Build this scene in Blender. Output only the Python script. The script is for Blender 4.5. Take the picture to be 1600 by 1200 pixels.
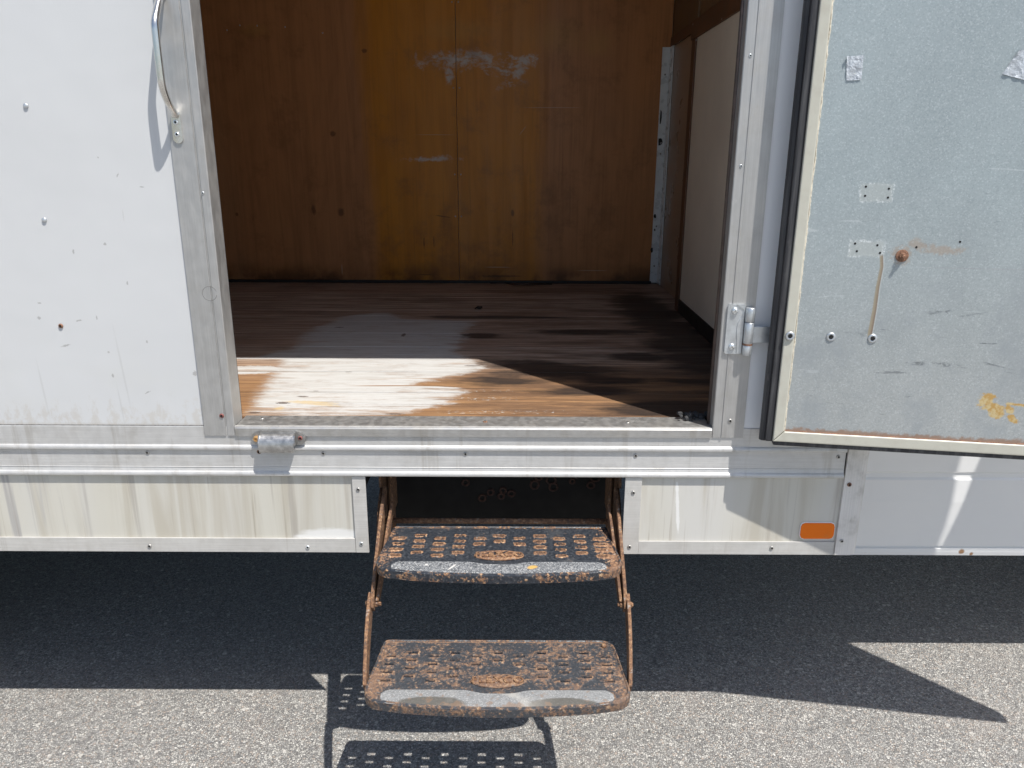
import bpy, bmesh, math, random
import numpy as np
from mathutils import Matrix, Vector
random.seed(7); rng = np.random.default_rng(7)
R = math.radians
for o in list(bpy.data.objects): bpy.data.objects.remove(o)
S = bpy.context.scene; C = S.collection

# ------------------------------------------------------------------ camera
cam = bpy.data.cameras.new('camera'); co = bpy.data.objects.new('camera', cam); C.objects.link(co)
cam.sensor_width = 36; cam.lens = 27.045; cam.clip_start = .02; cam.clip_end = 600
co.matrix_world = Matrix.Translation((0, -1.4105, 1.26)) @ Matrix.Rotation(R(90 - 16.7), 4, 'X') @ Matrix.Rotation(R(.24), 4, 'Z')
S.camera = co
# ------------------------------------------------------------------ sky and sun
AZ, EL = 42.33, 63.3                      # sun stands to the right (+x) and in front (-y) of the truck side
sd = Vector((math.sin(R(AZ)) * math.cos(R(EL)), -math.cos(R(AZ)) * math.cos(R(EL)), math.sin(R(EL))))
W = bpy.data.worlds.new('World'); S.world = W; W.use_nodes = True
wn = W.node_tree; bg = wn.nodes['Background']; sky = wn.nodes.new('ShaderNodeTexSky'); sky.sky_type = 'NISHITA'
sky.sun_disc = False; sky.sun_elevation = R(EL); sky.sun_rotation = math.atan2(sd.x, sd.y)
sky.air_density = 1.0; sky.dust_density = 1.5; sky.ozone_density = 1.0
wn.links.new(sky.outputs[0], bg.inputs[0]); bg.inputs[1].default_value = .10
sl = bpy.data.lights.new('sun', 'SUN'); sl.energy = 4.5; sl.angle = R(.53); sl.color = (1, .96, .90)
so = bpy.data.objects.new('sun', sl); C.objects.link(so); so.rotation_euler = sd.to_track_quat('Z', 'Y').to_euler(); so.location = sd * 20
S.view_settings.view_transform = 'Standard'; S.view_settings.look = 'None'; S.view_settings.gamma = 1
S.view_settings.exposure = .35
S.render.engine = 'CYCLES'
try:
    S.cycles.max_bounces = 10; S.cycles.diffuse_bounces = 6
except Exception: pass

# ------------------------------------------------------------------ node helper
class N:
    def __init__(s, name):
        s.m = bpy.data.materials.new(name); s.m.use_nodes = True; s.t = s.m.node_tree; s.n = s.t.nodes
        s.b = s.n['Principled BSDF']; s.tc = s.n.new('ShaderNodeTexCoord'); s.P = s.tc.outputs['Object']
        x = s.n.new('ShaderNodeSeparateXYZ'); s.t.links.new(s.P, x.inputs[0]); s.x, s.y, s.z = x.outputs
    def L(s, sock, v):
        if v is None: return
        if isinstance(v, bpy.types.NodeSocket): s.t.links.new(v, sock)
        elif isinstance(v, (tuple, list)) and len(v) == 3 and sock.type == 'RGBA': sock.default_value = (*v, 1)
        else: sock.default_value = v
    def mt(s, op, a, b=None, c=None, cl=False):
        k = s.n.new('ShaderNodeMath'); k.operation = op; k.use_clamp = cl
        for i, v in enumerate((a, b, c)): s.L(k.inputs[i], v)
        return k.outputs[0]
    def mul(s, a, b): return s.mt('MULTIPLY', a, b)
    def add(s, a, b): return s.mt('ADD', a, b)
    def sub(s, a, b): return s.mt('SUBTRACT', a, b)
    def mx(s, a, b): return s.mt('MAXIMUM', a, b)
    def ss(s, v, lo, hi, a=0., b=1.):
        k = s.n.new('ShaderNodeMapRange'); k.interpolation_type = 'SMOOTHSTEP'
        for i, q in enumerate((v, lo, hi, a, b)): s.L(k.inputs[i], q)
        return k.outputs[0]
    def lin(s, v, lo, hi, a=0., b=1.):
        k = s.n.new('ShaderNodeMapRange')
        for i, q in enumerate((v, lo, hi, a, b)): s.L(k.inputs[i], q)
        return k.outputs[0]
    def scl(s, v, sc, off=(0, 0, 0)):
        k = s.n.new('ShaderNodeMapping'); s.L(k.inputs[0], v); k.inputs[3].default_value = sc; k.inputs[1].default_value = off
        return k.outputs[0]
    def noise(s, scale, detail=4, rough=.55, sc=(1, 1, 1), off=(0, 0, 0), dist=0, col=False, v=None):
        k = s.n.new('ShaderNodeTexNoise'); s.L(k.inputs['Vector'], s.scl(v or s.P, sc, off))
        k.inputs['Scale'].default_value = scale; k.inputs['Detail'].default_value = detail
        k.inputs['Roughness'].default_value = rough; k.inputs['Distortion'].default_value = dist
        return k.outputs[1 if col else 0]
    def vor(s, scale, feat='F1', sc=(1, 1, 1), out=0, v=None, rnd=1):
        k = s.n.new('ShaderNodeTexVoronoi'); k.feature = feat; s.L(k.inputs['Vector'], s.scl(v or s.P, sc))
        k.inputs['Scale'].default_value = scale; k.inputs['Randomness'].default_value = rnd
        return k.outputs[out]
    def mix(s, f, a, b, mode='MIX'):
        k = s.n.new('ShaderNodeMix'); k.data_type = 'RGBA'; k.blend_type = mode
        s.L(k.inputs[0], f); s.L(k.inputs[6], a); s.L(k.inputs[7], b); return k.outputs[2]
    def ramp(s, f, stops, mode='LINEAR'):
        k = s.n.new('ShaderNodeValToRGB'); s.L(k.inputs[0], f); e = k.color_ramp.elements; k.color_ramp.interpolation = mode
        while len(e) < len(stops): e.new(.5)
        for el, (p, c) in zip(e, stops): el.position = p; el.color = (*c, 1) if isinstance(c, tuple) else (c, c, c, 1)
        return k.outputs[0]
    def curve(s, v, pts):
        xs = [p[0] for p in pts]; ys = [p[1] for p in pts]; x0, x1, y0, y1 = min(xs), max(xs), min(ys), max(ys)
        k = s.n.new('ShaderNodeFloatCurve'); s.L(k.inputs[1], s.lin(v, x0, x1)); c = k.mapping.curves[0]
        P = [((x - x0) / (x1 - x0), (y - y0) / (y1 - y0)) for x, y in sorted(pts)]
        while len(c.points) < len(P): c.points.new(.5, .5)
        for q, p in zip(c.points, P): q.location = p; q.handle_type = 'VECTOR'
        k.mapping.update(); return s.lin(k.outputs[0], 0, 1, y0, y1)
    def spot(s, a, b, a0, b0, ra, rb, nz=None, k=0., soft=.35, rot=0):
        da, db = s.sub(a, a0), s.sub(b, b0)
        if rot:
            c, q = math.cos(R(rot)), math.sin(R(rot))
            da, db = s.add(s.mul(da, c), s.mul(db, q)), s.sub(s.mul(db, c), s.mul(da, q))
        d = s.mt('SQRT', s.add(s.mt('POWER', s.mul(da, 1 / ra), 2.), s.mt('POWER', s.mul(db, 1 / rb), 2.)))
        if nz is not None: d = s.add(d, s.mul(s.sub(nz, .5), k))
        return s.ss(d, 1 + soft, 1 - soft)
    def spots(s, a, b, L, nz=None, k=0., soft=.35):
        r = None
        for q in L:
            v = s.spot(a, b, *q[:4], nz, k, soft, q[4] if len(q) > 4 else 0); r = v if r is None else s.mx(r, v)
        return r
    def bump(s, h, st=.3, d=.001, prev=None):
        k = s.n.new('ShaderNodeBump'); k.inputs['Strength'].default_value = st; k.inputs['Distance'].default_value = d
        s.L(k.inputs['Height'], h)
        if prev is not None: s.L(k.inputs['Normal'], prev)
        return k.outputs[0]
    def out(s, col=None, rough=.5, metal=0., nrm=None, coat=0., spec=.5):
        s.L(s.b.inputs['Base Color'], col); s.L(s.b.inputs['Roughness'], rough); s.L(s.b.inputs['Metallic'], metal)
        s.L(s.b.inputs['Normal'], nrm); s.b.inputs['Coat Weight'].default_value = coat; s.b.inputs['Specular IOR Level'].default_value = spec
        return s.m

# ------------------------------------------------------------------ materials
def m_asphalt():
    s = N('asphalt'); w = s.noise(60, 2, col=True); v = s.n.new('ShaderNodeVectorMath'); v.operation = 'MULTIPLY_ADD'
    s.L(v.inputs[0], w); v.inputs[1].default_value = (.006, .006, .006); s.L(v.inputs[2], s.P); v = v.outputs[0]
    cell = s.vor(215, out=1, v=v); cv = s.n.new('ShaderNodeSeparateColor'); s.L(cv.inputs[0], cell)
    edge = s.vor(215, 'DISTANCE_TO_EDGE', v=v); fine = s.vor(420, out=1, v=v); fv = s.n.new('ShaderNodeSeparateColor'); s.L(fv.inputs[0], fine)
    c = s.ramp(cv.outputs[0], [(0, (.12, .116, .108)), (.3, (.29, .278, .257)), (.65, (.43, .413, .378)), (.9, (.58, .558, .505)), (1, (.74, .715, .66))])
    c = s.mix(s.ss(cv.outputs[1], .82, .9), c, (.42, .35, .29))
    gap = s.ss(edge, .0, .16); f2 = s.ramp(fv.outputs[0], [(0, .07), (1, .24)])
    c = s.mix(gap, f2, c); big = s.noise(1.1, 5, .6)
    c = s.mix(s.ss(big, .35, .75, 0, .3), c, (.25, .242, .225)); c = s.mix(s.ss(s.noise(6, 4, .6, off=(3, 3, 0)), .5, .75, 0, .22), c, (.44, .36, .30)); c = s.mix(s.ss(s.noise(32, 3, .6), .66, .74, 0, .3), c, (.14, .135, .13)); bigv = s.vor(75, out=1, v=v); bq = s.n.new('ShaderNodeSeparateColor'); s.L(bq.inputs[0], bigv); bd_ = s.vor(75, v=v); c = s.mix(s.mul(s.ss(bd_, .42, .30), s.ss(bq.outputs[0], .90, .92)), c, s.mix(s.ss(bq.outputs[1], .4, .5), (.64, .61, .56), (.22, .20, .185))); c = s.mix(.25, c, s.ramp(fv.outputs[1], [(0, .08), (1, .62)]))
    h = s.add(s.mul(gap, .7), s.mul(cv.outputs[2], .6))
    return s.out(c, .85, 0, s.bump(h, .75, .0035), spec=.3)
def m_white(name, dirt=True, base=(.625, .635, .64), rough=.33):
    s = N(name); n1 = s.noise(3, 4); c = s.mix(s.ss(n1, .3, .7), base, tuple(v * .965 for v in base))
    h = s.noise(4, 3)
    if dirt:
        n = s.noise(55, 6, .7, (1, 1, .55)); g = s.noise(9, 4, .6)
        lo = s.ss(s.z, .755, .86, 1, 0)
        low = s.mul(s.ss(s.add(n, s.mul(lo, .26)), .70, .84), lo); c = s.mix(s.mul(low, .45), c, (.50, .46, .40)); rn = s.spots(s.x, s.z, [(-.742, .86, .0018, .07, 4), (-.755, .79, .0015, .035, 3), (-.90, .82, .0018, .05, 3), (-.70, 1.15, .0012, .01)], s.noise(60, 3), .8, .6); c = s.mix(s.mul(rn, .35), c, (.45, .45, .44))
        c = s.mix(s.mul(s.ss(s.z, .75, 1.0, 1, 0), s.ss(g, .45, .7, 0, .22)), c, (.62, .62, .57))
        c = s.mix(s.mul(s.ss(s.z, .748, .757, 1, 0), .55), c, (.42, .38, .32))
        st = s.noise(60, 3, .5, (1, 1, .02)); c = s.mix(s.mul(s.ss(st, .66, .75), s.ss(s.z, .75, .95, .28, 0)), c, (.45, .44, .42))
        ch = s.spots(s.x, s.z, [(a, b, ra * .8, rb * .8, *k) for a, b, ra, rb, *k in [(-.80, 1.085, .0022, .005), (-.7405, 1.099, .003, .003), (-.7095, 1.028, .0018, .0045), (-.81, .957, .006, .0018, 10), (-.776, .963, .0015, .005), (-.884, .962, .004, .0035),
            (-.842, .909, .009, .0022, 12), (-.688, .917, .002, .003), (-.762, .85, .0025, .004), (-.7, .817, .007, .0016, 25), (-.605, .855, .005, .006),
            (-.878, .99, .004, .0016), (-.70, 1.22, .004, .0014, 60), (-.66, 1.20, .005, .0013), (-.73, 1.25, .0015, .002)]], s.noise(400, 2), 2.4, .3)
        c = s.mix(s.mul(ch, .55), c, (.24, .23, .22))
        sp = s.vor(38, out=0); sc = s.vor(38, out=1); q = s.n.new('ShaderNodeSeparateColor'); s.L(q.inputs[0], sc)
        tiny = s.mul(s.ss(sp, .11, .07), s.ss(q.outputs[0], .965, .975)); c = s.mix(s.mul(tiny, .5), c, (.3, .28, .26))
        scr = s.noise(25, 2, .5, (14, 1, 1), dist=1.5); h = s.add(h, s.mul(scr, .02))
    return s.out(c, rough, 0, s.bump(h, .10, .03), coat=.12)
def m_alu(name, base=.62, rough=.42, axis='x', metal=.72, dirt=.35, tint=(1, .995, .975)):
    s = N(name); sc = (.02, 1, 1) if axis == 'x' else (1, 1, .02)
    br = s.noise(420, 3, .6, sc); bl = s.noise(14, 5, .65); bl2 = s.noise(70, 4, .7, (1, 1, .5))
    c0 = tuple(base * t for t in tint); c = s.mix(s.ss(br, .3, .7), tuple(v * .94 for v in c0), tuple(min(1, v * 1.04) for v in c0))
    c = s.mix(s.ss(bl, .45, .75, 0, dirt), c, (.40, .375, .33)); c = s.mix(s.ss(bl2, .62, .8, 0, dirt * .8), c, (.34, .31, .27))
    mk = s.noise(16, 3, .6, (.25, 1, 1) if axis == 'x' else (1, 1, .35), dist=2); c = s.mix(s.ss(mk, .70, .74, 0, .22), c, (.75, .75, .73))
    if axis == 'x': c = s.mix(s.ss(s.noise(38, 5, .65, (1, 1, .05), off=(4, 0, 0)), .56, .68, 0, .32), c, (.33, .30, .25)); c = s.mix(s.ss(s.noise(5, 4, .6, (1, 1, .3)), .48, .7, 0, .22), c, (.36, .34, .31))
    rg = s.lin(bl, .3, .7, rough - .06, rough + .16)
    return s.out(c, rg, s.lin(bl2, .4, .8, metal, metal - .35), s.bump(s.add(br, s.mul(bl, 1.5)), .06, .0012))
def m_skirt(name):
    s = N(name); st = s.noise(17, 5, .62, (1, 1, .06), dist=.6); st2 = s.noise(44, 4, .6, (1, 1, .035), off=(3, 0, 0)); st3 = s.noise(6, 3, .5, (1, 1, .12), off=(7, 0, 0))
    c = s.mix(s.ss(st3, .35, .65), (.61, .60, .565), (.595, .575, .505)); c = s.mix(s.ss(st, .44, .66, 0, .62), c, (.44, .40, .32)); c = s.mix(s.ss(st2, .56, .70, 0, .5), c, (.32, .29, .255))
    c = s.mix(s.mul(s.ss(s.x, -.80, -1.0), s.ss(st2, .46, .62, 0, .7)), c, (.37, .36, .355))
    c = s.mix(s.mul(s.ss(s.noise(130, 4, .65, (1, 1, .012), off=(9, 0, 0)), .60, .66, 0, .45), s.ss(s.noise(7, 3, .5, (1, 1, .8)), .4, .6)), c, (.30, .255, .20))
    wp = s.spots(s.x, s.z, [(-.37, .508, .06, .022), (.335, .575, .0035, .06, 5)], s.noise(30, 4, .6, (.3, 1, 1)), 1.6, .2); c = s.mix(s.mul(wp, .8), c, (.82, .82, .80))
    fn = s.noise(40, 3, .6, (.05, 1, 1)); c = s.mix(s.ss(fn, .68, .74, 0, .35), c, (.8, .8, .74))
    return s.out(c, .42, 0, s.bump(s.noise(5, 3), .05, .02))
def m_galv():
    s = N('galvanised_sheet'); f = s.noise(330, 3, .75); v = s.vor(520, out=1); q = s.n.new('ShaderNodeSeparateColor'); s.L(q.inputs[0], v)
    b = s.add(s.mul(s.noise(3.2, 6, .66), .7), s.mul(s.noise(14, 4, .6, (1, 1, .12)), .3)); g = s.ss(s.z, .78, 1.25)
    lo, hi = s.mix(g, (.36, .38, .378), (.325, .38, .395)), s.mix(g, (.44, .46, .455), (.39, .455, .47))
    c = s.mix(s.ss(b, .32, .68), lo, hi)
    c = s.mix(s.ss(f, .35, .75, .0, .30), c, (.56, .60, .60)); c = s.mix(s.ss(q.outputs[0], .75, .98, 0, .26), c, (.72, .77, .78)); c = s.mix(s.ss(q.outputs[1], .68, .97, 0, .30), c, (.24, .28, .30))
    b2 = s.noise(9, 5, .7, off=(4, 0, 0)); c = s.mix(s.mul(s.ss(b2, .46, .7, 0, .7), s.ss(s.z, 1.2, .95, .15, 1)), c, (.33, .36, .38))
    # black rubbed marks, mostly low on the right
    mk = s.noise(40, 6, .72, (.16, 1, 1), dist=1.2, off=(1, 0, 2)); mk = s.mul(s.mul(s.ss(mk, .62, .66), s.ss(s.noise(5, 3, off=(2, 0, 5)), .48, .6)), s.ss(s.x, .10, .36)); mk = s.mul(mk, s.ss(s.z, 1.32, 1.15))
    sc = s.noise(34, 3, .6, (.14, 1, 1), dist=1.0, off=(5, 0, 1)); mk = s.mx(mk, s.mul(s.mul(s.ss(sc, .645, .68), .8), s.mul(s.ss(s.x, -.1, .35), s.ss(s.z, 1.28, 1.1))))
    mk = s.mul(mk, s.ss(s.noise(110, 5, .75, (.5, 1, 1)), .42, .56)); c = s.mix(s.mul(mk, .8), c, (.05, .06, .07)); lsc = s.noise(45, 4, .7, (.12, 1, 1), dist=1.5, off=(9, 0, 4)); c = s.mix(s.mul(s.ss(lsc, .66, .70), .45), c, (.62, .66, .67)); vs = s.noise(26, 4, .6, (1, 1, .05), off=(2, 0, 0)); c = s.mix(s.ss(vs, .56, .72, 0, .22), c, (.30, .33, .34))
    nz = s.noise(90, 4, .65)
    # faded fixing marks
    def rect(a0, a1, b0, b1, k=.010):
        da = s.sub(s.mt('ABSOLUTE', s.sub(s.x, (a0 + a1) / 2)), (a1 - a0) / 2); db = s.sub(s.mt('ABSOLUTE', s.sub(s.z, (b0 + b1) / 2)), (b1 - b0) / 2)
        return s.add(s.mx(da, db), s.mul(s.sub(nz, .5), k))
    for r in ((.098, .150, 1.184, 1.214), (.093, .148, 1.092, 1.118)):
        d = rect(*r); c = s.mix(s.ss(d, .001, -.002, 0, .32), c, (.56, .58, .54)); ed = s.mul(s.ss(d, -.004, -.001), s.ss(d, .003, .001)); c = s.mix(s.mul(s.mul(ed, .55), s.ss(s.noise(170, 5, .75), .48, .60)), c, (.84, .87, .87))
    # rust run and yellow glue
    ax = s.curve(s.z, [(.955, .1455), (1.0, .1475), (1.04, .1475), (1.075, .1495), (1.094, .1465)])
    dx = s.sub(s.x, ax); wz = s.ss(s.z, 1.09, .96, .0026, .0036); inr = s.mul(s.ss(s.z, .947, .956), s.ss(s.z, 1.097, 1.092))
    run = s.mul(s.ss(s.sub(s.mt('ABSOLUTE', dx), wz), .0012, -.001), inr); c = s.mix(s.mul(run, .85), c, s.mix(s.ss(dx, -.002, .004), (.36, .30, .20), (.22, .135, .08)))
    rim = s.mul(s.mul(s.ss(s.sub(dx, wz), -.0005, .0006), s.ss(s.sub(dx, wz), .0028, .001)), inr); c = s.mix(s.mul(rim, .4), c, (.66, .68, .66))
    ye = s.spots(s.x, s.z, [(.355, .842, .013, .014, -30), (.376, .824, .012, .012), (.366, .832, .012, .008), (.414, .838, .026, .003, -4), (.404, .812, .012, .005, -35), (.396, .829, .007, .007)], s.noise(95, 6, .75), 3.0, .25)
    c = s.mix(s.mul(ye, .9), c, s.mix(s.ss(s.noise(120, 3), .4, .6), (.56, .33, .08), (.66, .52, .26)))
    rs = s.spots(s.x, s.z, [(.205, 1.113, .018, .006, -10), (.24, 1.105, .03, .006), (.2, 1.115, .009, .009), (.226, 1.108, .006, .006), (.252, 1.106, .005, .004), (.179, 1.0956, .014, .014)], s.noise(120, 6, .78), 4.2, .45); c = s.mix(s.mul(rs, .45), c, (.40, .27, .17))
    # rusty lower edge and pale primer beside the stile
    eg = s.ss(s.add(s.z, s.mul(s.sub(nz, .5), -.02)), .775, .769); c = s.mix(s.mul(eg, .8), c, (.33, .20, .13))
    el = s.ss(s.add(s.x, s.mul(s.sub(nz, .5), -.010)), .0215, .0195); c = s.mix(s.mul(el, .75), c, (.78, .74, .62))
    seam = s.mul(s.mul(s.ss(s.mt('ABSOLUTE', s.sub(s.z, 1.0755)), .0016, .0004), s.ss(s.x, .18, .26)), .35); c = s.mix(seam, c, (.25, .24, .25))
    step = s.mul(s.ss(s.z, 1.0765, 1.0745), s.ss(s.x, .17, .2))
    return s.out(c, s.lin(f, .3, .7, .40, .55), .25, s.bump(s.add(s.mul(f, .35), s.mul(step, 1.2)), .12, .0016))
def m_beige():
    s = N('beige_frame_paint'); n = s.noise(40, 5, .65); c = s.mix(s.ss(n, .4, .75, 0, .5), (.56, .55, .47), (.46, .43, .36)); c = s.mix(s.ss(s.noise(120, 3, off=(2, 0, 0)), .70, .76, 0, .6), c, (.35, .22, .12))
    return s.out(c, .42, 0, s.bump(n, .1, .002))
def m_plain(name, c, rough=.5, metal=0., var=.15, sc=30, bump=.1, d=.001, coat=0):
    s = N(name); n = s.noise(sc, 5, .6); col = s.mix(s.ss(n, .3, .7), tuple(v * (1 - var) for v in c), tuple(min(1, v * (1 + var)) for v in c))
    return s.out(col, s.lin(n, .3, .7, max(.02, rough - .08), min(1, rough + .08)), metal, s.bump(n, bump, d), coat=coat)
def m_rubber():
    s = N('black_rubber_seal'); n = s.noise(90, 4, .6, (1, 1, .06)); n2 = s.noise(25, 4, .7, (1, 1, .5))
    c = s.mix(s.ss(n, .4, .7), (.030, .030, .034), (.085, .085, .087)); c = s.mix(s.ss(n2, .58, .75, 0, .6), c, (.20, .19, .18))
    return s.out(c, .55, 0, s.bump(n, .3, .002))
def m_ply():
    s = N('varnished_plywood'); w = s.noise(2.5, 3, .5, (1, 1, .35)); gr = s.noise(28, 6, .62, (1, 1, .045), dist=.9); gr2 = s.noise(130, 3, .6, (1, 1, .02))
    fig = s.noise(5, 3, .5, (1, 1, .3), dist=3.5)
    # leaf masks an orange centre band: a break in the outdoor reflection, painted in
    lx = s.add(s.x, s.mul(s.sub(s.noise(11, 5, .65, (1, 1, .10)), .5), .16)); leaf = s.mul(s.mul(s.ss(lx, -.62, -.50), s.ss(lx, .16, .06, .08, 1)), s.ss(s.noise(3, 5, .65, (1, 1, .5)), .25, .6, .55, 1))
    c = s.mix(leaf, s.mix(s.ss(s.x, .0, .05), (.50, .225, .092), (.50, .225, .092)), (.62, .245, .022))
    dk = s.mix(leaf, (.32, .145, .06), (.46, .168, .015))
    c = s.mix(s.ss(s.add(s.mul(gr, .6), s.mul(fig, .4)), .40, .64, 0, .55), c, dk); c = s.mix(s.ss(gr2, .5, .8, 0, .2), c, (.08, .04, .02))
    c = s.mix(s.ss(w, .5, .75, 0, .30), c, (.36, .23, .13))
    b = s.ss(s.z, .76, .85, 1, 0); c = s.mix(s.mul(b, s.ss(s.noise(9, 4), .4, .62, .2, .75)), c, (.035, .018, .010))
    nz = s.noise(17, 7, .78); nf = s.noise(38, 7, .75, (.55, 1, 1), dist=.3)
    sm = s.spots(s.x, s.z, [(-.225, 1.603, .11, .030, 3), (-.06, 1.572, .10, .016, -27), (-.245, 1.545, .028, .013, 90), (.02, 1.59, .07, .02, 8), (.01, 1.548, .07, .014, 35), (-.15, 1.61, .05, .024), (-.37, 1.612, .006, .022), (-.33, 1.2355, .075, .009), (-.27, 1.24, .025, .014), (-.10, 1.565, .05, .012, -35), (-.02, 1.525, .028, .011, -40)], nz, 4.6, .5)
    c = s.mix(s.mul(s.mul(sm, s.ss(nf, .40, .60)), .88), c, (.60, .57, .56))
    pale = s.spots(s.x, s.z, [(-.20, 1.70, .11, .035), (-.98, 1.70, .05, .02), (.17, 1.68, .09, .05), (.32, 1.66, .05, .04)], nz, 1.8, .7); c = s.mix(s.mul(pale, .3), c, (.56, .31, .08))
    kn = s.spots(s.x, s.z, [(-.705, 1.33, .012, .009), (-.80, 1.04, .008, .018), (-.69, 1.03, .012, .014), (.0, 1.03, .006, .014), (-.565, 1.63, .010, .007), (-1.11, 1.02, .006, .006), (-.28, 1.015, .028, .0025, -8), (-.36, .91, .003, .02), (-.32, .915, .002, .02), (.0, .93, .002, .03), (-.36, .78, .03, .002), (-.05, .775, .08, .004)], s.noise(80, 3), 1.4, .4)
    c = s.mix(s.mul(kn, .6), c, (.05, .022, .012)); c = s.mix(s.ss(s.noise(6, 6, .7), .5, .68, 0, .4), c, (.20, .09, .04))
    ln = s.spots(s.x, s.z, [(.038, 1.345, .020, .0014, 52), (.15, 1.43, .10, .0012), (-.30, 1.328, .07, .001), (-.06, .812, .05, .0016), (.33, .8, .06, .0016), (-.70, .80, .002, .02)], nz, .5, .3); c = s.mix(s.mul(ln, .6), c, (.55, .42, .30))
    return s.out(c, s.lin(gr, .3, .7, .30, .48), 0, s.bump(s.add(gr, s.mul(gr2, .5)), .12, .002), spec=.28)
def m_floor():
    s = N('worn_floor_boards'); oi = s.n.new('ShaderNodeObjectInfo'); rd = oi.outputs['Random']
    rv = s.n.new('ShaderNodeCombineXYZ'); s.L(rv.inputs[0], s.mul(rd, 37.)); s.L(rv.inputs[1], s.mul(rd, 11.)); va = s.n.new('ShaderNodeVectorMath'); s.L(va.inputs[0], s.P); s.L(va.inputs[1], rv.outputs[0]); V = va.outputs[0]
    gr = s.noise(85, 7, .72, (.035, 1, 1), dist=.25, v=V); fg = s.noise(230, 5, .7, (.02, 1, 1), v=V); blot = s.noise(5, 5, .62, (.35, 1, 1)); bl2 = s.noise(14, 5, .65, (.25, 1, 1), off=(3, 1, 0))
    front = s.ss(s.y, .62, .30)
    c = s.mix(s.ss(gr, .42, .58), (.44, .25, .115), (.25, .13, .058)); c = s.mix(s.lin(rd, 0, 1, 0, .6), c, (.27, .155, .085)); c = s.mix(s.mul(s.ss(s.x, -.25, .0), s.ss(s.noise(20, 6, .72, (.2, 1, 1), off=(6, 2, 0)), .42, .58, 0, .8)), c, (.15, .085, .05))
    back = s.mix(s.ss(gr, .42, .58), (.64, .52, .43), (.30, .22, .17)); back = s.mix(s.lin(rd, 0, 1, 0, .6), back, (.36, .22, .155))  # rear boards, out of the sun, painted paler to lift their shade
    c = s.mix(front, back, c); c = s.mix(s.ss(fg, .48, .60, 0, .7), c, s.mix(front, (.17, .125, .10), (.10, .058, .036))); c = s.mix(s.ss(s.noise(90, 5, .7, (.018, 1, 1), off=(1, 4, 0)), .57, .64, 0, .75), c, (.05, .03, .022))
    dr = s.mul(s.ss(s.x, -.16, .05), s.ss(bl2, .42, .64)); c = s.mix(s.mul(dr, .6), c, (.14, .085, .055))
    c = s.mix(s.mul(s.ss(blot, .52, .68, 0, .45), s.ss(s.y, .25, .6)), c, (.06, .042, .036))
    nz = s.noise(24, 6, .75, (.45, 1, 1)); nb = s.noise(11, 5, .66, (.35, 1, 1))
    # dark oil stains with an outline of their own
    st = s.spots(s.x, s.y, [(.36, .125, .17, .050, 8), (.30, .10, .10, .03), (.43, .09, .12, .05), (.36, .15, .10, .03), (.33, .55, .075, .040), (.10, .43, .16, .07, -12), (.44, .33, .14, .025), (.25, .33, .08, .03), (.5, .7, .10, .5), (.16, .25, .12, .03), (-.02, .33, .10, .04), (.24, .85, .22, .035), (-.11, .80, .055, .03), (.47, 1.15, .10, .35), (-.05, 1.06, .25, .02)], nb, 3.0, .45)
    c = s.mix(s.mul(st, .86), c, (.018, .015, .015))
    # worn white paint: outline as a function of depth
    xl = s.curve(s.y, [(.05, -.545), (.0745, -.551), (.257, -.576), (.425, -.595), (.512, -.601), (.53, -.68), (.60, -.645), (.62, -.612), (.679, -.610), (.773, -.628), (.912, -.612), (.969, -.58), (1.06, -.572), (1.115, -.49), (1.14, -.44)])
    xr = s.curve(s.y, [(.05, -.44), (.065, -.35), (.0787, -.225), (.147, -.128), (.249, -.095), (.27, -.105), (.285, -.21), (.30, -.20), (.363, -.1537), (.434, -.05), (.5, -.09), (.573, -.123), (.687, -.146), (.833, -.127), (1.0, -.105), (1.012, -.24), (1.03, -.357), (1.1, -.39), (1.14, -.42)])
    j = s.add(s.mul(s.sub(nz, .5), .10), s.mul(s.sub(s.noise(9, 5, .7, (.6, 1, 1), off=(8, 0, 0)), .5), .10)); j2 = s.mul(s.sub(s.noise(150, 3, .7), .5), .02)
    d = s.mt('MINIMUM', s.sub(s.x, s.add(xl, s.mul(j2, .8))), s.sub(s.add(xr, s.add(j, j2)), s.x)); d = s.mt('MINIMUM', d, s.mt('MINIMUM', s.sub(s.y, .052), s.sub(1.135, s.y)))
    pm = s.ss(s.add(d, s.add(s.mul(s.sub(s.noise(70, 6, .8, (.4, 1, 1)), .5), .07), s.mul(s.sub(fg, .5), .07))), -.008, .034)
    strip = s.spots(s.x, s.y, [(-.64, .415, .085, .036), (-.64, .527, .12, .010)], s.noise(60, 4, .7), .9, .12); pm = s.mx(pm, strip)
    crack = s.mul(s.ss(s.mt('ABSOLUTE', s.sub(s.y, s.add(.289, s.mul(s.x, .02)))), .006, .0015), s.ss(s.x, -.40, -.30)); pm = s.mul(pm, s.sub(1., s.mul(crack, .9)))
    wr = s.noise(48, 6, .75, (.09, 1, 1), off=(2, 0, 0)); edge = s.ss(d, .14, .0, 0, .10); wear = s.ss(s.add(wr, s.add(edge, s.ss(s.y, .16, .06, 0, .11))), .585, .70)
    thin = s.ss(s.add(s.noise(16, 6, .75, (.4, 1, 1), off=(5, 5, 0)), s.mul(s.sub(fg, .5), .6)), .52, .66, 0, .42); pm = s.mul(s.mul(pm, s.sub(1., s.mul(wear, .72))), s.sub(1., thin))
    fl = s.spots(s.x, s.y, [(-.06, .19, .07, .014), (-.02, .10, .12, .012), (-.05, .25, .05, .006)], s.noise(60, 4, .75), 4.5, .15); pm = s.mx(pm, s.mul(fl, s.ss(s.noise(190, 4, .8, (.35, 1, 1)), .56, .64)))
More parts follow.
